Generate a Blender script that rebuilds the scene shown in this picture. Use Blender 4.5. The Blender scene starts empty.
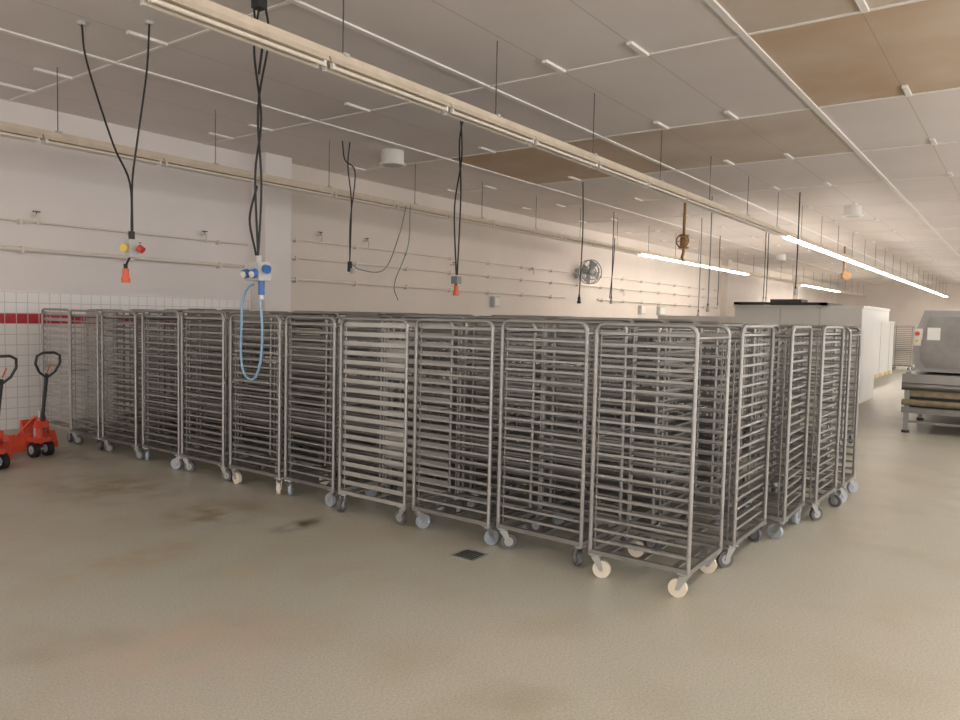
import bpy, math, random
from mathutils import Vector, Matrix
random.seed(7)
sc=bpy.context.scene
sc.view_settings.view_transform='Standard'
sc.view_settings.look='None'
EXPO=0.35
sc.view_settings.exposure=EXPO

# ---------------------------------------------------------------- materials
def mat(name,col,rough=.5,metal=0,emit=None,es=0,noise=0,nscale=8,bump=0,spec=None):
    m=bpy.data.materials.new(name); m.use_nodes=True
    nt=m.node_tree; b=nt.nodes['Principled BSDF']
    b.inputs['Base Color'].default_value=(*col,1)
    b.inputs['Roughness'].default_value=rough
    b.inputs['Metallic'].default_value=metal
    if spec is not None: b.inputs['Specular IOR Level'].default_value=spec
    if emit:
        b.inputs['Emission Color'].default_value=(*emit,1); b.inputs['Emission Strength'].default_value=es
    if noise:
        tc=nt.nodes.new('ShaderNodeTexCoord'); n=nt.nodes.new('ShaderNodeTexNoise')
        n.inputs['Scale'].default_value=nscale; n.inputs['Detail'].default_value=5
        nt.links.new(tc.outputs['Object'],n.inputs['Vector'])
        r=nt.nodes.new('ShaderNodeValToRGB')
        r.color_ramp.elements[0].position=.3; r.color_ramp.elements[1].position=.7
        r.color_ramp.elements[0].color=(*[c*(1-noise) for c in col],1)
        r.color_ramp.elements[1].color=(*[min(1,c*(1+noise*.5)) for c in col],1)
        nt.links.new(n.outputs['Fac'],r.inputs['Fac']); nt.links.new(r.outputs['Color'],b.inputs['Base Color'])
        if bump:
            bp=nt.nodes.new('ShaderNodeBump'); bp.inputs['Strength'].default_value=bump; bp.inputs['Distance'].default_value=.01
            nt.links.new(n.outputs['Fac'],bp.inputs['Height']); nt.links.new(bp.outputs['Normal'],b.inputs['Normal'])
    return m

def mix(nt,a,b,fac,mode='MIX'):
    n=nt.nodes.new('ShaderNodeMix'); n.data_type='RGBA'; n.blend_type=mode
    for s,v in ((n.inputs[6],a),(n.inputs[7],b),(n.inputs[0],fac)):
        if isinstance(v,bpy.types.NodeSocket): nt.links.new(v,s)
        elif isinstance(v,tuple): s.default_value=(*v,1)
        else: s.default_value=v
    return n.outputs[2]

def noise_fac(nt,scale,lo,hi,detail=5,w=None):
    tc=nt.nodes.new('ShaderNodeTexCoord'); n=nt.nodes.new('ShaderNodeTexNoise')
    n.inputs['Scale'].default_value=scale; n.inputs['Detail'].default_value=detail
    nt.links.new(tc.outputs['Object'],n.inputs['Vector'])
    mr=nt.nodes.new('ShaderNodeMapRange'); mr.inputs['From Min'].default_value=lo; mr.inputs['From Max'].default_value=hi
    nt.links.new(n.outputs['Fac'],mr.inputs['Value'])
    return mr.outputs['Result'],n

STEEL=mat('stainless_steel',(.30,.285,.27),.42,.72,noise=.18,nscale=4)
STEEL_R=mat('stainless_rail',(.38,.365,.35),.44,.65,noise=.18,nscale=4)
STEEL_L=mat('stainless_steel_light',(.50,.48,.455),.42,.6,noise=.12,nscale=4)
MACH=mat('machine_stainless',(.36,.35,.34),.42,.7,noise=.10,nscale=2)
CAST=mat('caster_zinc',(.5,.5,.49),.4,.8)
WH_C=mat('wheel_cream',(.76,.67,.55),.5)
WH_G=mat('wheel_grey',(.12,.12,.13),.5)
WH_B=mat('wheel_bluegrey',(.38,.42,.47),.5)
WHITE=mat('white_enamel',(.82,.79,.74),.45)
BEIGE=mat('aged_white_housing',(.68,.58,.46),.5,noise=.10)
BATTEN=mat('ceiling_batten_paint',(.88,.84,.80),.6)
PIPEW=mat('painted_pipe',(.76,.68,.60),.5)
RODM=mat('rod_steel',(.10,.09,.085),.5,.3)
BLACK=mat('black_rubber',(.012,.012,.013),.5)
DARK=mat('dark_steel',(.05,.05,.052),.5,.4)
BRASS=mat('brass',(.34,.19,.08),.45,.6)
RED=mat('red_paint',(.60,.07,.035),.4)
ORANGE=mat('orange_plug',(.75,.12,.04),.4)
YEL=mat('yellow_plastic',(.75,.55,.1),.45)
BLUE=mat('blue_plastic',(.05,.16,.45),.4)
HOSE=mat('blue_hose',(.25,.42,.60),.4)
GREYP=mat('grey_plastic',(.5,.5,.48),.5)
GREYC=mat('grey_cable',(.25,.25,.25),.5)
TUBE_OFF=mat('fluorescent_tube_unlit',(.82,.74,.63),.3)
TUBE_ON=mat('fluorescent_tube_lit',(1,1,1),.3,emit=(1,.96,.91),es=27)
PAPER=mat('paper_label',(.85,.84,.8),.7)
CABIN=mat('cabin_panel',(.82,.79,.74),.5,noise=.04,nscale=1)
BELT=mat('conveyor_belt',(.25,.20,.12),.7,noise=.3,nscale=10)

# floor
def floor_mat():
    m=bpy.data.materials.new('epoxy_floor'); m.use_nodes=True; nt=m.node_tree; b=nt.nodes['Principled BSDF']
    f1,_=noise_fac(nt,.35,.35,.65,6)
    c=mix(nt,(.475,.475,.395),(.54,.50,.42),f1)
    f2,_=noise_fac(nt,1.3,.50,.75,8)
    c=mix(nt,c,(.45,.40,.30),f2)
    f3,_=noise_fac(nt,80,.35,.65,3)
    c=mix(nt,c,mix(nt,c,(.28,.26,.21),.5),f3)
    f4,_=noise_fac(nt,.8,.60,.72,9)
    c=mix(nt,c,mix(nt,c,(.30,.24,.15),.5),f4)
    # worn, dirty patches at known places on the floor
    tc=nt.nodes.new('ShaderNodeTexCoord'); n2,_=noise_fac(nt,3.5,.38,.60,8)
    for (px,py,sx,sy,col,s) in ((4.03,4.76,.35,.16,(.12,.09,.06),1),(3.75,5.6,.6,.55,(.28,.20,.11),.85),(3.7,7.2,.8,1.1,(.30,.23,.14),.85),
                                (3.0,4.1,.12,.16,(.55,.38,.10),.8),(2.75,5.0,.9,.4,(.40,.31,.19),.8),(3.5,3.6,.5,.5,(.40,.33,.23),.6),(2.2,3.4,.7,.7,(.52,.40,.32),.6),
                                (2.5,6.5,.8,.9,(.42,.35,.25),.6),(4.2,8.8,.4,.8,(.22,.17,.12),.7),(9.5,.3,3,.5,(.62,.62,.56),.5)):
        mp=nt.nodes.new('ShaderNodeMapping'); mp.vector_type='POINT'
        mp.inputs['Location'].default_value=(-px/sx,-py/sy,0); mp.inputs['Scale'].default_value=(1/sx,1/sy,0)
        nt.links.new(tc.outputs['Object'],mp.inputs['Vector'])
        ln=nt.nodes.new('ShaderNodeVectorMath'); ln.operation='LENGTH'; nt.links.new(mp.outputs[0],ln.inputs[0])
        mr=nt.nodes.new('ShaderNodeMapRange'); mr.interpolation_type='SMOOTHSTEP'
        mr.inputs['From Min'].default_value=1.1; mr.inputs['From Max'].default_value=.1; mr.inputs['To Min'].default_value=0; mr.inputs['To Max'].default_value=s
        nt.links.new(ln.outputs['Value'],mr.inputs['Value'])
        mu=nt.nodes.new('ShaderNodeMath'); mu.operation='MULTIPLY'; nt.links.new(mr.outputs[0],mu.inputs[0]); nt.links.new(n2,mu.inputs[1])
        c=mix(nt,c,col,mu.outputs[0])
    nt.links.new(c,b.inputs['Base Color'])
    b.inputs['Roughness'].default_value=.40
    f5,n5=noise_fac(nt,60,0,1,4)
    bp=nt.nodes.new('ShaderNodeBump'); bp.inputs['Strength'].default_value=.25; bp.inputs['Distance'].default_value=.004
    nt.links.new(n5.outputs['Fac'],bp.inputs['Height']); nt.links.new(bp.outputs['Normal'],b.inputs['Normal'])
    return m
FLOOR=floor_mat()

def ceil_mat(name,c1,c2,sc_=.5):
    m=bpy.data.materials.new(name); m.use_nodes=True; nt=m.node_tree; b=nt.nodes['Principled BSDF']
    f,_=noise_fac(nt,sc_,.35,.65,6)
    c=mix(nt,c1,c2,f)
    tc=nt.nodes.new('ShaderNodeTexCoord'); br=nt.nodes.new('ShaderNodeTexBrick')
    mp=nt.nodes.new('ShaderNodeMapping'); mp.inputs['Location'].default_value=(-1.55,.7,0)
    nt.links.new(tc.outputs['Object'],mp.inputs['Vector']); nt.links.new(mp.outputs['Vector'],br.inputs['Vector'])
    br.offset=0; br.inputs['Scale'].default_value=1
    br.inputs['Brick Width'].default_value=3.05; br.inputs['Row Height'].default_value=1.045
    br.inputs['Mortar Size'].default_value=.007; br.inputs['Mortar Smooth'].default_value=.2
    br.inputs['Color1'].default_value=(0,0,0,1); br.inputs['Color2'].default_value=(0,0,0,1); br.inputs['Mortar'].default_value=(1,1,1,1)
    c=mix(nt,c,mix(nt,c,(.3,.26,.22),.45),br.outputs['Fac'])
    nt.links.new(c,b.inputs['Base Color']); b.inputs['Roughness'].default_value=.8
    return m
CE1=ceil_mat('ceiling_panel_paint',(.77,.70,.665),(.83,.765,.73))
CE2=ceil_mat('ceiling_panel_stained',(.56,.40,.27),(.66,.53,.41),.8)
CE3=ceil_mat('ceiling_panel_tan',(.61,.50,.40),(.69,.60,.51),.8)

WALLM=mat('wall_plaster',(.78,.70,.63),.8,noise=.07,nscale=.6)
WALLW=mat('wall_plaster_white',(.83,.775,.75),.8,noise=.05,nscale=.6)

def tile_mat():
    m=bpy.data.materials.new('white_wall_tiles'); m.use_nodes=True; nt=m.node_tree; b=nt.nodes['Principled BSDF']
    tc=nt.nodes.new('ShaderNodeTexCoord'); sp=nt.nodes.new('ShaderNodeSeparateXYZ'); cb=nt.nodes.new('ShaderNodeCombineXYZ')
    nt.links.new(tc.outputs['Object'],sp.inputs[0]); nt.links.new(sp.outputs['X'],cb.inputs['X']); nt.links.new(sp.outputs['Z'],cb.inputs['Y'])
    br=nt.nodes.new('ShaderNodeTexBrick'); br.offset=0; nt.links.new(cb.outputs[0],br.inputs['Vector'])
    br.inputs['Scale'].default_value=1; br.inputs['Brick Width'].default_value=.15; br.inputs['Row Height'].default_value=.15
    br.inputs['Mortar Size'].default_value=.005
    g1=nt.nodes.new('ShaderNodeMath'); g1.operation='GREATER_THAN'; g1.inputs[1].default_value=1.5
    g2=nt.nodes.new('ShaderNodeMath'); g2.operation='LESS_THAN'; g2.inputs[1].default_value=1.65
    mu=nt.nodes.new('ShaderNodeMath'); mu.operation='MULTIPLY'
    nt.links.new(sp.outputs['Z'],g1.inputs[0]); nt.links.new(sp.outputs['Z'],g2.inputs[0])
    nt.links.new(g1.outputs[0],mu.inputs[0]); nt.links.new(g2.outputs[0],mu.inputs[1])
    c=mix(nt,(.84,.81,.79),(.45,.025,.035),mu.outputs[0])
    c=mix(nt,c,(.58,.54,.51),br.outputs['Fac'])
    nt.links.new(c,b.inputs['Base Color']); b.inputs['Roughness'].default_value=.25
    return m
TILES=tile_mat()

# ---------------------------------------------------------------- mesh builder
class MB:
    def __init__(s): s.v=[];s.f=[];s.m=[];s.sm=[];s.mats=[];s.M=Matrix.Identity(4)
    def mi(s,m):
        if m not in s.mats: s.mats.append(m)
        return s.mats.index(m)
    def add(s,vs,fs,m,smooth=False):
        o=len(s.v); s.v+= [tuple(s.M@Vector(p)) for p in vs]
        k=s.mi(m)
        for f in fs: s.f.append([o+i for i in f]); s.m.append(k); s.sm.append(smooth)
    def box(s,a,b,m):
        x0,y0,z0=a;x1,y1,z1=b
        s.add([(x0,y0,z0),(x1,y0,z0),(x1,y1,z0),(x0,y1,z0),(x0,y0,z1),(x1,y0,z1),(x1,y1,z1),(x0,y1,z1)],
              [(0,3,2,1),(4,5,6,7),(0,1,5,4),(1,2,6,5),(2,3,7,6),(3,0,4,7)],m)
    def prism(s,poly,axis,a,b,m):
        n=len(poly)
        def P(p,t):
            if axis=='x': return (t,p[0],p[1])
            if axis=='y': return (p[0],t,p[1])
            return (p[0],p[1],t)
        vs=[P(p,a) for p in poly]+[P(p,b) for p in poly]
        fs=[list(range(n))[::-1],list(range(n,2*n))]+[(i,(i+1)%n,n+(i+1)%n,n+i) for i in range(n)]
        s.add(vs,fs,m)
    def tube(s,path,r,m,seg=8,closed=False,caps=True):
        P=[Vector(p) for p in path]; n=len(P); T=[]
        for i in range(n):
            if closed: t=(P[(i+1)%n]-P[i-1])
            elif i==0: t=P[1]-P[0]
            elif i==n-1: t=P[-1]-P[-2]
            else: t=(P[i+1]-P[i]).normalized()+(P[i]-P[i-1]).normalized()
            T.append(t.normalized())
        up=Vector((0,0,1)) if abs(T[0].z)<.9 else Vector((1,0,0))
        nrm=(up-T[0]*up.dot(T[0])).normalized(); vs=[];fs=[]
        rr=r if isinstance(r,(list,tuple)) else [r]*n
        for i in range(n):
            nrm=(nrm-T[i]*nrm.dot(T[i])).normalized(); bn=T[i].cross(nrm)
            for k in range(seg):
                a=2*math.pi*k/seg; vs.append(P[i]+(nrm*math.cos(a)+bn*math.sin(a))*rr[i])
        for i in range(n if closed else n-1):
            j=(i+1)%n
            for k in range(seg):
                fs.append((i*seg+k,i*seg+(k+1)%seg,j*seg+(k+1)%seg,j*seg+k))
        s.add(vs,fs,m,True)
        if caps and not closed:
            s.add([vs[k] for k in range(seg)],[list(range(seg))[::-1]],m)
            s.add([vs[(n-1)*seg+k] for k in range(seg)],[list(range(seg))],m)
    def cyl(s,a,b,r,m,seg=16): s.tube([a,b],r,m,seg)
    def obj(s,name,loc=(0,0,0),rotz=0,parent=None):
        me=s.mesh(name); return place(me,name,loc,rotz,parent)
    def mesh(s,name):
        me=bpy.data.meshes.new(name); me.from_pydata(s.v,[],s.f)
        for m in s.mats: me.materials.append(m)
        me.polygons.foreach_set('material_index',s.m); me.polygons.foreach_set('use_smooth',s.sm)
        me.update(); return me
def place(me,name,loc=(0,0,0),rotz=0,parent=None):
    o=bpy.data.objects.new(name,me); o.location=loc; o.rotation_euler=(0,0,rotz)
    sc.collection.objects.link(o)
    if parent: o.parent=parent
    return o
def spline(pts,k=6):
    P=[Vector(p) for p in pts]; P=[P[0]*2-P[1]]+P+[P[-1]*2-P[-2]]; out=[]
    for i in range(1,len(P)-2):
        for j in range(k):
            t=j/k; a,b,c,d=P[i-1:i+3]
            out.append(.5*((2*b)+(c-a)*t+(2*a-5*b+4*c-d)*t*t+(3*b-a-3*c+d)*t**3))
    out.append(P[-2]); return out

# ---------------------------------------------------------------- room
CZ=4.6; WY=11.6; XE=60; XB=-6; YR=-8
b=MB(); b.box((XB,YR,-.1),(XE,WY,0),FLOOR); b.obj('floor')
b=MB()
xs=[XB]+[1.55+3.05*k for k in range(-2,20) if XB<1.55+3.05*k<XE]+[XE]
ys=[YR,-3.84,-.7,2.44,5.58,8.72,WY]
for i in range(len(xs)-1):
    for j in range(len(ys)-1):
        xc=(xs[i]+xs[i+1])/2; yc=(ys[j]+ys[j+1])/2; m=CE1
        if 6<xc<10.7 and -.7<yc<2.44: m=CE2
        if 10.7<xc<13.75 and 5.58<yc<8.72: m=CE2
        if 10.7<xc<13.75 and 2.44<yc<5.58: m=CE3
        if 4.6<xc<7.6 and -.7<yc<2.44: m=CE3
        b.box((xs[i],ys[j],CZ),(xs[i+1],ys[j+1],CZ+.1),m)
b.obj('ceiling')
b=MB()
for y in ys[1:-1]: b.box((XB,y-.035,CZ-.02),(XE,y+.035,CZ),BATTEN)
for x in xs[1:-1]:
    b.box((x-.02,YR,CZ-.012),(x+.02,WY,CZ-.0005),BATTEN)
    for y in ys[:-1]:
        for o in (1.03,2.05):
            b.box((x-.45,y+o-.03,CZ-.03),(x-.02,y+o+.03,CZ-.0005),BATTEN)
b.obj('trim_1')
b=MB(); b.box((XB,WY,0),(8.63,WY+.2,CZ),WALLW); b.box((8.63,WY,0),(XE,WY+.2,CZ),WALLM)
b.obj('wall_left')
b=MB(); b.box((8.63,11.2,0),(9.22,WY,CZ),WALLW); b.obj('wall_pillar')
for i,px in enumerate((34.5,47.5)):
    b=MB(); b.box((px,11.3,0),(px+.5,WY,CZ),WALLM); b.obj('wall_pillar')
b=MB(); b.box((XB,WY-.02,0),(8.6,WY,1.95),TILES); b.obj('trim_2')
b=MB(); b.box((XE,YR,0),(XE+.2,WY,CZ),WALLM); b.obj('wall_far')
# unseen right wall; openings added to let world light in as fill
def fill_window_wall_y(y,x0,x1,step,xend):
    b=MB(); b.box((x0,y-.2,0),(x1,y,.9),WALLM); b.box((x0,y-.2,4.1),(x1,y,CZ),WALLM)
    x=x0
    while x<xend: b.box((x,y-.2,.9),(min(x+.5,x1),y,4.1),WALLM); x+=step
    b.box((x,y-.2,.9),(x1,y,4.1),WALLM)
    xe=x; x=x0+.5;i=1
    while x+step-.5<=xe+.01:
        f=MB(); e=x+step-.5
        for q in (x,(x+e)/2-.03,e-.06): f.box((q,y-.13,.9),(q+.06,y-.07,4.1),WHITE)
        for q in (.9,2.9,4.04): f.box((x,y-.13,q),(e,y-.07,q+.06),WHITE)
        f.obj('fill_window_%d'%i); i+=1; x+=step
    return i,xe
nw,xwe=fill_window_wall_y(YR,XB,XE,5.5,20)
b=MB(); b.box((XB-.2,YR,0),(XB,WY,.9),WALLM); b.box((XB-.2,YR,4.1),(XB,WY,CZ),WALLM)
y=YR
while y<WY: b.box((XB-.2,y,.9),(XB,min(y+.5,WY),4.1),WALLM); y+=4.9
b.obj('wall_back')
y=YR+.5  # frames for back-wall openings, also added out of view for fill light
while y<WY-2:
    f=MB(); e=min(y+4.4,WY)
    for q in (y,(y+e)/2-.03,e-.06): f.box((XB-.13,q,.9),(XB-.07,q+.06,4.1),WHITE)
    for q in (.9,2.9,4.04): f.box((XB-.13,y,q),(XB-.07,e,q+.06),WHITE)
    f.obj('fill_window_%d'%nw); nw+=1; y+=4.9
def portal(loc,rot,sx,sy):  # guides world light through the added openings
    l=bpy.data.lights.new('fill_window_portal','AREA'); l.shape='RECTANGLE'; l.size=sx; l.size_y=sy
    l.cycles.is_portal=True
    o=bpy.data.objects.new('fill_window_portal',l); o.location=loc; o.rotation_euler=rot; sc.collection.objects.link(o)
portal(((XB+xwe)/2,YR-.25,2.5),(math.pi/2,0,0),xwe-XB,3.3)
portal((XB-.25,(YR+WY)/2,2.5),(math.pi/2,0,-math.pi/2),WY-YR,3.3)
b=MB(); b.box((XE-.07,2,0),(XE-.01,4.4,2.6),GREYP); b.box((XE-.08,1.9,0),(XE-.01,2,2.7),WHITE); b.box((XE-.08,4.4,0),(XE-.01,4.5,2.7),WHITE); b.box((XE-.08,1.9,2.6),(XE-.01,4.5,2.7),WHITE); b.obj('door_1')

# wall pipes
def pipe_run(z,x0,x1,r,m=PIPEW,step=1.6,off=.07):
    b=MB(); y=WY-off; b.cyl((x0,y,z),(x1,y,z),r,m,10)
    x=x0+.3
    while x<x1:
        b.box((x-.015,y-r-.012,z-r-.03),(x+.015,WY,z-r-.005),m); b.box((x-.02,y-r-.01,z-r-.01),(x+.02,y+r+.01,z+r+.01),m); x+=step
    return b.obj('wall_pipe')
pipe_run(2.55,-2,8.4,.03,off=.1); pipe_run(2.95,-2,8.5,.016)
pipe_run(2.38,9.3,20,.028); pipe_run(2.80,9.3,34,.022); pipe_run(3.15,9.3,34,.018); pipe_run(2.38,22.2,34,.03)
for x,z in ((6.4,2.75),(4.9,3.05),(7.6,3.05),(10.2,3.3),(11.5,3.3),(14.5,3.0),(18.1,3.1),(24,2.7)):
    b=MB(); b.cyl((x,WY,z),(x,WY-.16,z),.016,PIPEW,8); b.cyl((x,WY-.15,z),(x,WY-.15,z-.14),.016,PIPEW,8); b.cyl((x,WY-.01,z),(x,WY-.02,z),.04,PIPEW,12)
    b.cyl((x-.05,WY-.1,z+.05),(x+.05,WY-.1,z+.05),.01,RODM,8); b.cyl((x,WY-.1,z),(x,WY-.1,z+.05),.008,RODM,8)
    b.obj('wall_tap')
for x,z,w,h in ((25.5,1.95,.4,.32),(27.2,1.95,.5,.32),(16.2,2.0,.25,.28)):
    b=MB(); b.box((x,WY-.14,z),(x+w,WY-.001,z+h),GREYP); b.box((x+.03,WY-.155,z+.03),(x+w-.03,WY-.14,z+h-.03),WHITE)
    b.obj('electrical_box')

# ---------------------------------------------------------------- light trunking
def trunk(y,x0,x1,lit,z=3.72):
    b=MB()
    b.box((x0,y-.04,z+.05),(x1,y+.04,z+.11),BEIGE)
    x=x0
    while x<x1-.1:
        e=min(x+1.52,x1)
        on=any(a<=(x+e)/2<=c for a,c in lit)
        b.prism([(y-.05,z+.05),(y-.075,z),(y+.075,z),(y+.05,z+.05)],'x',x,e-.02,BEIGE)
        for s in (-1,1):
            b.cyl((x+.04,y+s*.045,z-.028),(e-.06,y+s*.045,z-.028),.018,TUBE_ON if on else TUBE_OFF,6)
            for q in (x+.03,e-.06): b.box((q-.012,y+s*.045-.016,z-.046),(q+.012,y+s*.045+.016,z),WHITE)
        x+=1.52
    x=x0+.7
    while x<x1:
        b.cyl((x,y,z+.11),(x,y,CZ),.006,RODM,6); b.box((x-.03,y-.05,z+.1),(x+.03,y+.05,z+.125),GREYP)
        x+=2.15
    return b.obj('fluorescent_light_trunking')
trunk(4.6,-5,59,[(18.4,59)])
trunk(9.5,-5,59,[(21,31),(40,50)])
trunk(-.4,-5,59,[(-5,18)])

# ---------------------------------------------------------------- racks
def rack_mesh(W,D,kind,wm,seed):
    rnd=random.Random(seed); b=MB(); S=STEEL_L if kind=='A' else STEEL
    H=1.73; R=.06; r=.0145; hx=D/2-r; hy=W/2-r
    for sx in (-1,1):
        x=sx*hx; path=[(x,-hy,.16),(x,-hy,H-R)]
        for k in range(1,5):
            a=k/4*math.pi/2; path.append((x,-hy+R-R*math.cos(a),H-r-R+R*math.sin(a)))
        for k in range(0,5):
            a=k/4*math.pi/2; path.append((x,hy-R+R*math.sin(a),H-r-R+R*math.cos(a)))
        path.append((x,hy,.16))
        b.tube(path,r,STEEL_R if kind!='C' else S,8)
    for sy in (-1,1):
        y=sy*hy
        b.cyl((-hx,y,H-.09),(hx,y,H-.09),.011,S,8)
        b.box((-hx,y-.014,.165),(hx,y+.014,.195),S)
        b.cyl((-hx,y,.95),(hx,y,.95),.006,S,6) if sy>0 else None
    for sx in (-1,1): b.box((sx*hx-.014,-hy,.165),(sx*hx+.014,hy,.195),S)
    for q in (-.33,0,.33): b.box((-hx,q*W-.02,.168),(hx,q*W+.02,.18),S)
    b.box((-.02,-hy,.165),(.02,hy,.182),S)
    n=18 if kind=='A' else 20; st=1.40/(n-1)
    vh=.040 if kind=='A' else .018; hw=.035 if kind=='A' else .05
    for i in range(n):
        z=.245+i*st
        for sx in (-1,1):
            xo=sx*(hx-.018); xi=xo-sx*.0025; xh=xo-sx*hw
            b.box((min(xo,xi),-hy,z),(max(xo,xi),hy,z+vh),STEEL_R if (sx<0 and kind!='A') else S)
            b.box((min(xo,xh),-hy,z),(max(xo,xh),hy,z+.0025),S)
    for sx in (-1,1): b.cyl((sx*(hx-.05),hy-.01,.19),(sx*(hx-.05),hy-.01,1.68),.006,S,6)
    for sx in (-1,1):
        for sy in (-1,1):
            a=rnd.uniform(0,6.28)
            if wm is WH_C and seed==0: a=1.7 if sy<0 else -1.3
            b.M=Matrix.Translation((sx*(hx-.03),sy*(hy-.03),0))@Matrix.Rotation(a,4,'Z')
            b.box((-.04,-.04,.155),(.04,.04,.166),CAST); b.cyl((0,0,.14),(0,0,.156),.028,CAST,12)
            for s in (-1,1): b.prism([(-.03,.142),(.03,.142),(.055,.055),(.03,.05)],'y',s*.022-.002,s*.022+.002,CAST)
            b.cyl((.042,-.016,.06),(.042,.016,.06),.06,wm,20)
            b.cyl((.042,-.028,.06),(.042,.028,.06),.012,CAST,8)
            b.cyl((.042,-.0185,.06),(.042,.0185,.06),.035,CAST if wm is WH_G else wm,14)
    b.M=Matrix.Identity(4)
    return b.mesh('rack_mesh')
cache={}
def rack(x0,x1,y0,y1,kind='B',wm=None,rz=None,swap=False):
    if wm is None: wm=random.choice([WH_C,WH_G,WH_B,WH_G])
    X=x1-x0;Y=y1-y0
    W,D=(X,Y) if swap else (Y,X)
    key=(round(W,2),round(D,2),kind,wm.name)
    if key not in cache: cache[key]=rack_mesh(W,D,kind,wm,len(cache))
    a=(math.pi/2 if swap else 0)+(random.uniform(-.022,.022) if rz is None else rz)
    return place(cache[key],'bakery_tray_rack',((x0+x1)/2,(y0+y1)/2,0),a)

cols=[(2.42,3.16),(3.21,3.99),(4.06,4.86),(4.93,5.63),(5.70,6.48),(6.56,7.32),(7.39,8.15),(8.22,8.98),(9.06,9.80),(9.88,10.68)]
rack(4.46,5.12,1.63,2.34,'B',WH_C,0.015)
kinds=['B','B','A','B','B','B','B','B','B','A']
wms=[WH_G,WH_B,WH_G,WH_B,WH_C,WH_G,WH_B,WH_G,WH_G,WH_G]
for (a,c),k,w in zip(cols,kinds,wms):
    dx=random.uniform(-.035,.035); o=rack(4.56+dx,5.18+dx,a,c,k,w); o.scale.z=random.uniform(.992,1.008)
for r in range(1,5):
    x0=4.58+r*.72
    for i,(a,c) in enumerate(cols):
        dx=random.uniform(-.02,.02)
        o=rack(x0+dx,x0+.62+dx,a,c,'C' if i%2 else 'B'); o.scale.z=random.uniform(1.0,1.025)
rack(5.26,6.08,1.60,2.24,'B',WH_G,0.01,True)
rack(6.18,6.92,1.50,2.12,'B',WH_B,0.03,True)
rack(7.00,7.78,1.42,2.04,'B',WH_G,-.02,True)
rack(7.88,8.53,1.38,2.2,'C',WH_B,0.02)
for x in (9.7,10.5,11.3):
    for j,y in enumerate((2.0,2.75,3.5,4.25,5.0)):
        rack(x,x+.74,y,y+.66,'B',WH_G,None,True)
rack(33,33.7,3.62,4.28,'B',WH_G,0); rack(33,33.7,4.4,5.1,'B',WH_G,0); rack(33,33.7,2.9,3.5,'B',WH_G,0)

# ---------------------------------------------------------------- floor drain
b=MB()
b.box((-.10,-.10,0.0005),(.10,.10,.004),CAST)
for i in range(6): b.box((-.08,-.08+i*.028,.004),(.08,-.08+i*.028+.016,.006),DARK)
b.obj('floor_drain',(4.31,3.22,0))

# ---------------------------------------------------------------- pallet jack
def jack_mesh():
    b=MB()
    for s in (-1,1):
        x=s*.19
        b.prism([(.12,.055),(.12,.115),(1.15,.1),(1.28,.07),(1.28,.05)],'x',x-.08,x+.08,RED)
        b.cyl((x-.04,1.1,.04),(x+.04,1.1,.04),.04,YEL,16)
        b.prism([(.0,.06),(.0,.13),(.06,.26),(.14,.26),(.18,.115),(.18,.06)],'x',x-.08,x+.08,RED)
    b.prism([(.0,.10),(.02,.26),(.07,.42),(.11,.42),(.13,.26),(.13,.10)],'x',-.11,.11,RED)
    b.prism([(-.16,.17),(-.16,.22),(.02,.24),(.02,.18)],'x',-.09,.09,RED)
    b.cyl((0,-.1,.15),(0,-.1,.46),.04,RED,16); b.cyl((0,-.1,.46),(0,-.1,.54),.022,CAST,12)
    b.cyl((.0,-.03,.2),(0,-.03,.36),.035,CAST,12)
    for s in (-1,1):
        b.tube([(s*.19,.05,.24),(s*.05,-.1,.48)],.014,RED,8)
        b.cyl((s*.05,-.12,.09),(s*.11,-.12,.09),.09,BLACK,22); b.cyl((s*.045,-.12,.09),(s*.115,-.12,.09),.05,WH_B,14)
    b.cyl((-.13,-.12,.09),(.13,-.12,.09),.018,CAST,8)
    b.tube([(0,-.14,.36),(0,-.26,.98)],.02,DARK,10)
    b.box((-.07,-.17,.34),(.07,-.11,.42),RED)
    loop=[(0,-.26,.93),(-.09,-.27,1.0),(-.14,-.285,1.10),(-.13,-.30,1.19),(-.06,-.305,1.225),(.06,-.305,1.225),(.13,-.30,1.19),(.14,-.285,1.10),(.09,-.27,1.0)]
    b.tube(loop,.015,DARK,8,closed=True)
    b.tube([(0,-.27,1.0),(.02,-.31,1.1)],.008,RED,6)
    return b.mesh('pallet_jack')
jm=jack_mesh()
place(jm,'pallet_jack',(3.94,9.36,0),.10)
place(jm,'pallet_jack',(3.27,8.90,0),.2)

# ---------------------------------------------------------------- hanging cables
def cable(paths,r=.011,m=BLACK,extra=None,name='hanging_power_cable'):
    b=MB()
    for p in paths: b.tube(spline(p),r,m,6)
    if extra: extra(b)
    return b.obj(name)
def plug(b,x,y,z,m):
    b.cyl((x,y,z),(x,y,z-.09),.032,m,14); b.cyl((x,y,z-.09),(x,y,z-.14),.042,m,14); b.cyl((x,y,z+.05),(x,y,z),.02,BLACK,10)
def ex0(b):
    b.cyl((4.0,7.3,2.52),(4.0,7.3,2.44),.03,BLACK,10)
    b.box((3.95,7.25,2.26),(4.05,7.35,2.44),GREYP); b.cyl((3.93,7.3,2.35),(3.9,7.28,2.35),.04,YEL,12)
    b.cyl((4.03,7.22,2.36),(4.05,7.18,2.33),.035,RED,12)
    b.tube(spline([(3.99,7.32,2.26),(3.98,7.36,2.2),(3.98,7.38,2.17)]),.011,BLACK,6); plug(b,3.98,7.38,2.15,ORANGE)
    for q in ((3.77,7.8),(4.14,7.2)): b.cyl((q[0],q[1],CZ-.03),(q[0],q[1],CZ),.04,GREYP,12)
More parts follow.
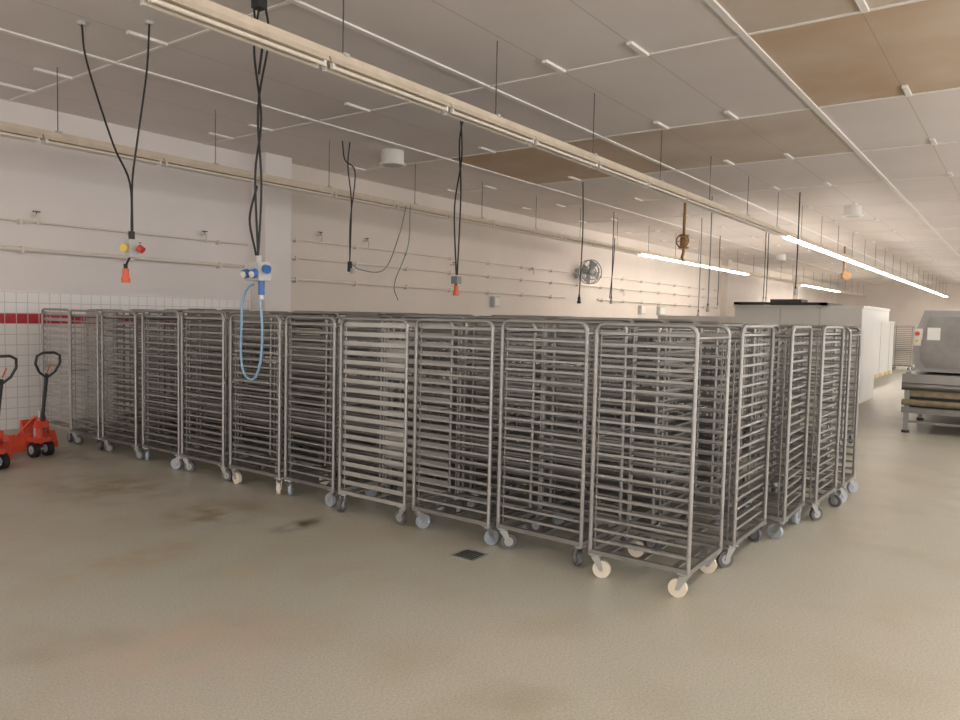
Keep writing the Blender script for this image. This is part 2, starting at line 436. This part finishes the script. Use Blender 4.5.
cable([[(3.77,7.8,CZ-.02),(3.80,7.76,4.2),(3.92,7.5,3.4),(3.99,7.31,3.0),(4.0,7.3,2.5)],
       [(4.14,7.2,CZ-.02),(4.12,7.22,4.1),(4.05,7.28,3.4),(4.01,7.3,3.0),(4.01,7.3,2.5)]],extra=ex0)
def ex1(b):
    x,y=4.36,5.76
    b.cyl((x,y,2.26),(x,y,2.2),.03,GREYP,10)
    b.box((x-.07,y-.1,2.03),(x+.07,y+.1,2.2),GREYP)
    for d in (-.06,.06):
        b.cyl((x-.07,y+d,2.1),(x-.11,y+d,2.085),.042,BLUE,14); b.cyl((x-.11,y+d,2.085),(x-.125,y+d,2.08),.03,WHITE,12)
    b.cyl((x,y-.1,2.14),(x,y-.14,2.13),.04,BLUE,12)
    b.cyl((x,y-.05,2.03),(x,y-.05,1.9),.03,BLUE,12); b.cyl((x,y-.05,1.9),(x,y-.05,1.86),.02,WHITE,12)
    hose=[(x-.02,y-.05,1.86),(x-.02,y-.09,1.6),(x-.02,y-.07,1.3),(x-.02,y+.02,1.13),(x-.02,y+.15,1.14),(x-.02,y+.22,1.3),(x-.02,y+.22,1.6),(x-.02,y+.2,1.85),(x-.02,y+.12,1.97),(x,y+.06,2.0)]
    b.tube(spline(hose),.012,HOSE,8)
    b.box((x-.05,y-.05,CZ-.12),(x+.05,y+.05,CZ),DARK)
cable([[(4.36,5.76,CZ-.1),(4.33,5.79,4.1),(4.38,5.75,3.5),(4.34,5.78,3.0),(4.36,5.76,2.25)],
       [(4.40,5.72,CZ-.1),(4.42,5.70,4.2),(4.36,5.77,3.6),(4.37,5.73,2.9),(4.36,5.76,2.25)],
       [(4.33,5.80,CZ-.05),(4.38,5.84,4.4),(4.38,5.74,4.2),(4.36,5.76,3.9)],
       [(4.36,5.78,2.9),(4.34,5.86,2.6),(4.36,5.80,2.3),(4.36,5.78,2.2)]],extra=ex1)
def ex2(b):
    b.cyl((8.9,9.3,2.62),(8.9,9.3,2.45),.04,BLACK,12); b.cyl((8.87,9.2,2.5),(8.87,9.2,2.42),.04,GREYP,12)
    b.tube(spline([(8.9,9.3,2.6),(9.2,9.33,2.5),(9.8,9.35,2.55),(10.2,9.38,3.2),(10.4,9.4,3.76)]),.010,GREYC,6)
cable([[(8.87,9.3,CZ),(8.85,9.32,4.2),(8.92,9.3,3.6),(8.9,9.3,2.6)],[(8.75,9.35,CZ),(8.8,9.34,4.3),(8.95,9.25,4.1),(8.9,9.3,3.3),(8.9,9.3,2.6)]],extra=ex2)
cable([[(8.0,6.3,CZ),(8.03,6.27,3.9),(7.97,6.33,3.2),(8.0,6.3,2.3)],[(8.1,6.25,CZ),(8.05,6.33,4.1),(8.0,6.25,3.4),(8.02,6.3,2.3)]],extra=lambda b:(plug(b,8.0,6.3,2.16,ORANGE),b.box((7.95,6.25,2.18),(8.05,6.35,2.28),GREYC)))
cable([[(14,7.7,CZ),(14.02,7.68,3.6),(13.98,7.7,2.2)]],r=.012,extra=lambda b:plug(b,13.98,7.7,2.2,BLACK))
cable([[(18.3,9.1,CZ),(18.3,9.1,3.2),(18.3,9.1,2.3)],[(18.2,9.0,3.9),(18.15,9.0,3.2),(18.2,9.1,2.3)]],r=.012,extra=lambda b:plug(b,18.3,9.1,2.3,GREYP))
cable([[(10.4,9.3,3.75),(10.3,9.25,3.0),(9.9,9.2,2.3),(10.0,9.2,2.0)]],r=.009,m=GREYC)
for (x,y,zb,m) in ((20.5,7.5,2.0,GREYC),(25,8.5,2.3,BLACK),(17,6.0,2.1,GREYC),(24.6,6.9,2.5,BLACK),(24.9,6.9,2.5,BLACK),(17.4,4.2,2.5,BLACK)):
    cable([[(x,y,CZ),(x+.02,y,3.4),(x,y,zb)]],r=.014,m=m,extra=lambda b:plug(b,x,y,zb,GREYP))

# brass valve pipe
b=MB(); x,y=17.3,6.75
b.cyl((x,y,CZ),(x,y,3.35),.035,BRASS,12); b.cyl((x,y,3.72),(x,y,3.52),.09,BRASS,14); b.cyl((x,y,3.78),(x,y,3.74),.12,BRASS,16); b.cyl((x,y,3.50),(x,y,3.46),.12,BRASS,16)
b.cyl((x,y,3.62),(x-.22,y-.05,3.62),.03,BRASS,10)
b.tube([(x-.22,y-.05+.15*math.cos(a*math.pi/8),3.62+.15*math.sin(a*math.pi/8)) for a in range(16)],.018,BRASS,8,closed=True)
for a in range(4): b.cyl((x-.22,y-.05,3.62),(x-.22,y-.05+.15*math.cos(a*math.pi/2),3.62+.15*math.sin(a*math.pi/2)),.01,BRASS,6)
b.tube(spline([(x,y,3.35),(x,y+.03,3.25),(x+.15,y+.05,3.2)]),.035,BRASS,10)
b.obj('brass_gas_valve')
b=MB(); x,y=30,5.6
b.cyl((x,y,CZ),(x,y,3.4),.035,BRASS,12); b.cyl((x,y,3.6),(x,y,3.4),.1,BRASS,14); b.cyl((x-.2,y-.14,3.5),(x-.24,y-.16,3.5),.15,BRASS,16); b.cyl((x,y,3.5),(x-.2,y-.14,3.5),.03,BRASS,10)
b.obj('brass_gas_valve')

for (x,y) in ((9.75,9.15),(20,3.6),(33,8.6),(29,6.4)):
    b=MB(); b.cyl((x,y,CZ),(x,y,CZ-.22),.2,WHITE,28); b.cyl((x,y,CZ-.22),(x,y,CZ-.25),.235,WHITE,28); b.cyl((x,y,CZ-.25),(x,y,CZ-.252),.17,GREYP,24); b.obj('ceiling_vent')

# wall fan
b=MB(); R=.37
for ry,yy in ((R,-.10),(R,.06),(R*.66,-.15),(R*.33,-.17)):
    b.tube([(ry*math.cos(a*math.pi/12),yy,ry*math.sin(a*math.pi/12)) for a in range(24)],.014,GREYC,6,closed=True)
for a in range(20):
    c,s_=math.cos(a*math.pi/10),math.sin(a*math.pi/10)
    b.tube([(.05*c,-.18,.05*s_),(R*.66*c,-.15,R*.66*s_),(R*c,-.1,R*s_),(R*c,.06,R*s_)],.006,GREYP,5)
for a in range(4):
    t=a*math.pi/2+.3
    b.M=Matrix.Rotation(t,4,'Y')
    b.add([(.05,-.03,-.04),(.32,-.07,-.16),(.34,0,.12),(.05,0.02,.06)],[(0,1,2,3)],GREYC)
b.M=Matrix.Identity(4)
b.cyl((0,-.06,0),(0,.14,0),.09,GREYC,16); b.box((-.03,.1,-.05),(.03,.42,.0),GREYP); b.box((-.09,.4,-.2),(.09,.435,.12),GREYP); b.cyl((0,-.18,0),(0,-.17,0),.06,GREYP,14)
b.obj('wall_fan',(20.9,WY-.44,3.2),-.5)
b=MB(); b.box((20.75,WY-.1,3.0),(21.25,WY-.001,3.3),GREYP); b.obj('wall_fan_bracket')

# ---------------------------------------------------------------- cold room cabins
b=MB()
b.box((18,2.95,0),(20.0,5.7,2.10),CABIN)
for y in (3.8,4.65): b.box((17.992,y-.006,0),(18.0,y+.006,2.1),GREYP)
b.box((17.97,2.92,2.10),(20.03,5.73,2.15),WHITE)
b.box((17.6,3.6,2.15),(17.75,5.6,2.21),DARK); b.box((17.6,3.6,2.15),(19.5,3.75,2.21),DARK); b.box((17.6,5.45,2.15),(19.5,5.6,2.21),DARK); b.box((18.4,4.3,2.15),(19,5.0,2.30),DARK)
b.obj('cold_room_cabin')
b=MB()
b.box((20.05,4.0,0),(31,8.5,1.83),CABIN)
for x in (22,24,26,28,30): b.box((x-.008,3.99,0),(x+.008,4.0,1.83),GREYP)
for x in range(20,31): b.box((x+.1,3.985,.0),(x+.6,3.995,.12),YEL)
b.box((20.05,3.97,1.83),(31.03,8.5,1.88),WHITE)
b.obj('white_partition_cabin')
b=MB(); b.box((34,5.4,0),(40,9,2.4),CABIN); b.box((33.97,5.37,2.4),(40,9,2.5),WHITE); b.box((33.98,6,.0),(34,7,2.1),GREYP); b.obj('cold_room_cabin')

# ---------------------------------------------------------------- conveyor machine
b=MB(); X0=14.0;X1=18.5;Y0=-1.2;Y1=1.58
b.prism([(Y0,1.0),(Y1-.16,1.0),(Y1-.06,1.12),(Y1-.06,1.6),(Y1-.18,2.0),(Y0,2.0)],'x',X0+.15,X1,MACH)
b.prism([(Y0,1.06),(Y1-.24,1.06),(Y1-.16,1.18),(Y1-.16,1.5),(Y1-.26,1.9),(Y0,1.9)],'x',X0+.12,X0+.15,STEEL)
b.box((X0+.1,Y1-.42,1.52),(X0+.12,Y1-.24,1.72),PAPER); b.cyl((X0+.12,Y1-.1,1.62),(X0+.07,Y1-.1,1.62),.035,RED,14); b.cyl((X0+.12,Y1-.1,1.5),(X0+.09,Y1-.1,1.5),.025,YEL,14)
b.box((X0+.13,Y1-.17,1.42),(X0+.16,Y1-.05,1.7),WHITE)
b.box((X0-.1,Y0,.82),(X1,Y1+.06,.96),MACH)
b.box((X0-.08,Y0,.60),(X1,Y1+.02,.70),BELT)
b.box((X0-.1,Y0,.70),(X0-.08,Y1+.06,.82),DARK)
b.cyl((X0-.08,Y0,.77),(X0-.08,Y1+.05,.77),.045,STEEL,14)
b.cyl((X0-.08,Y0,.5),(X0-.08,Y1+.05,.5),.05,BELT,14)
b.box((X0-.02,Y0,.36),(X1,Y1,.60),DARK)
b.box((X0-.1,Y0,.33),(X0,Y1+.05,.42),STEEL)
for x in (X0-.05,X0+2,X1-.1):
    for y in (Y1-.02,Y0+.1,0.4):
        b.box((x-.035,y-.035,.04),(x+.035,y+.035,1.0),MACH); b.cyl((x,y,0),(x,y,.04),.06,DARK,12)
b.box((X0-.05,Y0,.16),(X0+.0,Y1,.20),STEEL)
b.obj('conveyor_oven')

# ---------------------------------------------------------------- world + camera
w=bpy.data.worlds.new('World'); sc.world=w; w.use_nodes=True
w.node_tree.nodes['Background'].inputs[0].default_value=(1,.965,.94,1); w.node_tree.nodes['Background'].inputs[1].default_value=2.05
eX=Vector((550,32,-747)).normalized(); eY=Vector((-1019,66,-747)).normalized()
eZ=eX.cross(eY).normalized(); eY=eZ.cross(eX)
cam=bpy.data.cameras.new('camera'); co=bpy.data.objects.new('camera',cam); sc.collection.objects.link(co)
M=Matrix((eX,eY,eZ)).to_4x4(); M.translation=(0,0,1.75); co.matrix_world=M
cam.lens=747/960*36; cam.sensor_width=36; cam.clip_end=200
sc.camera=co
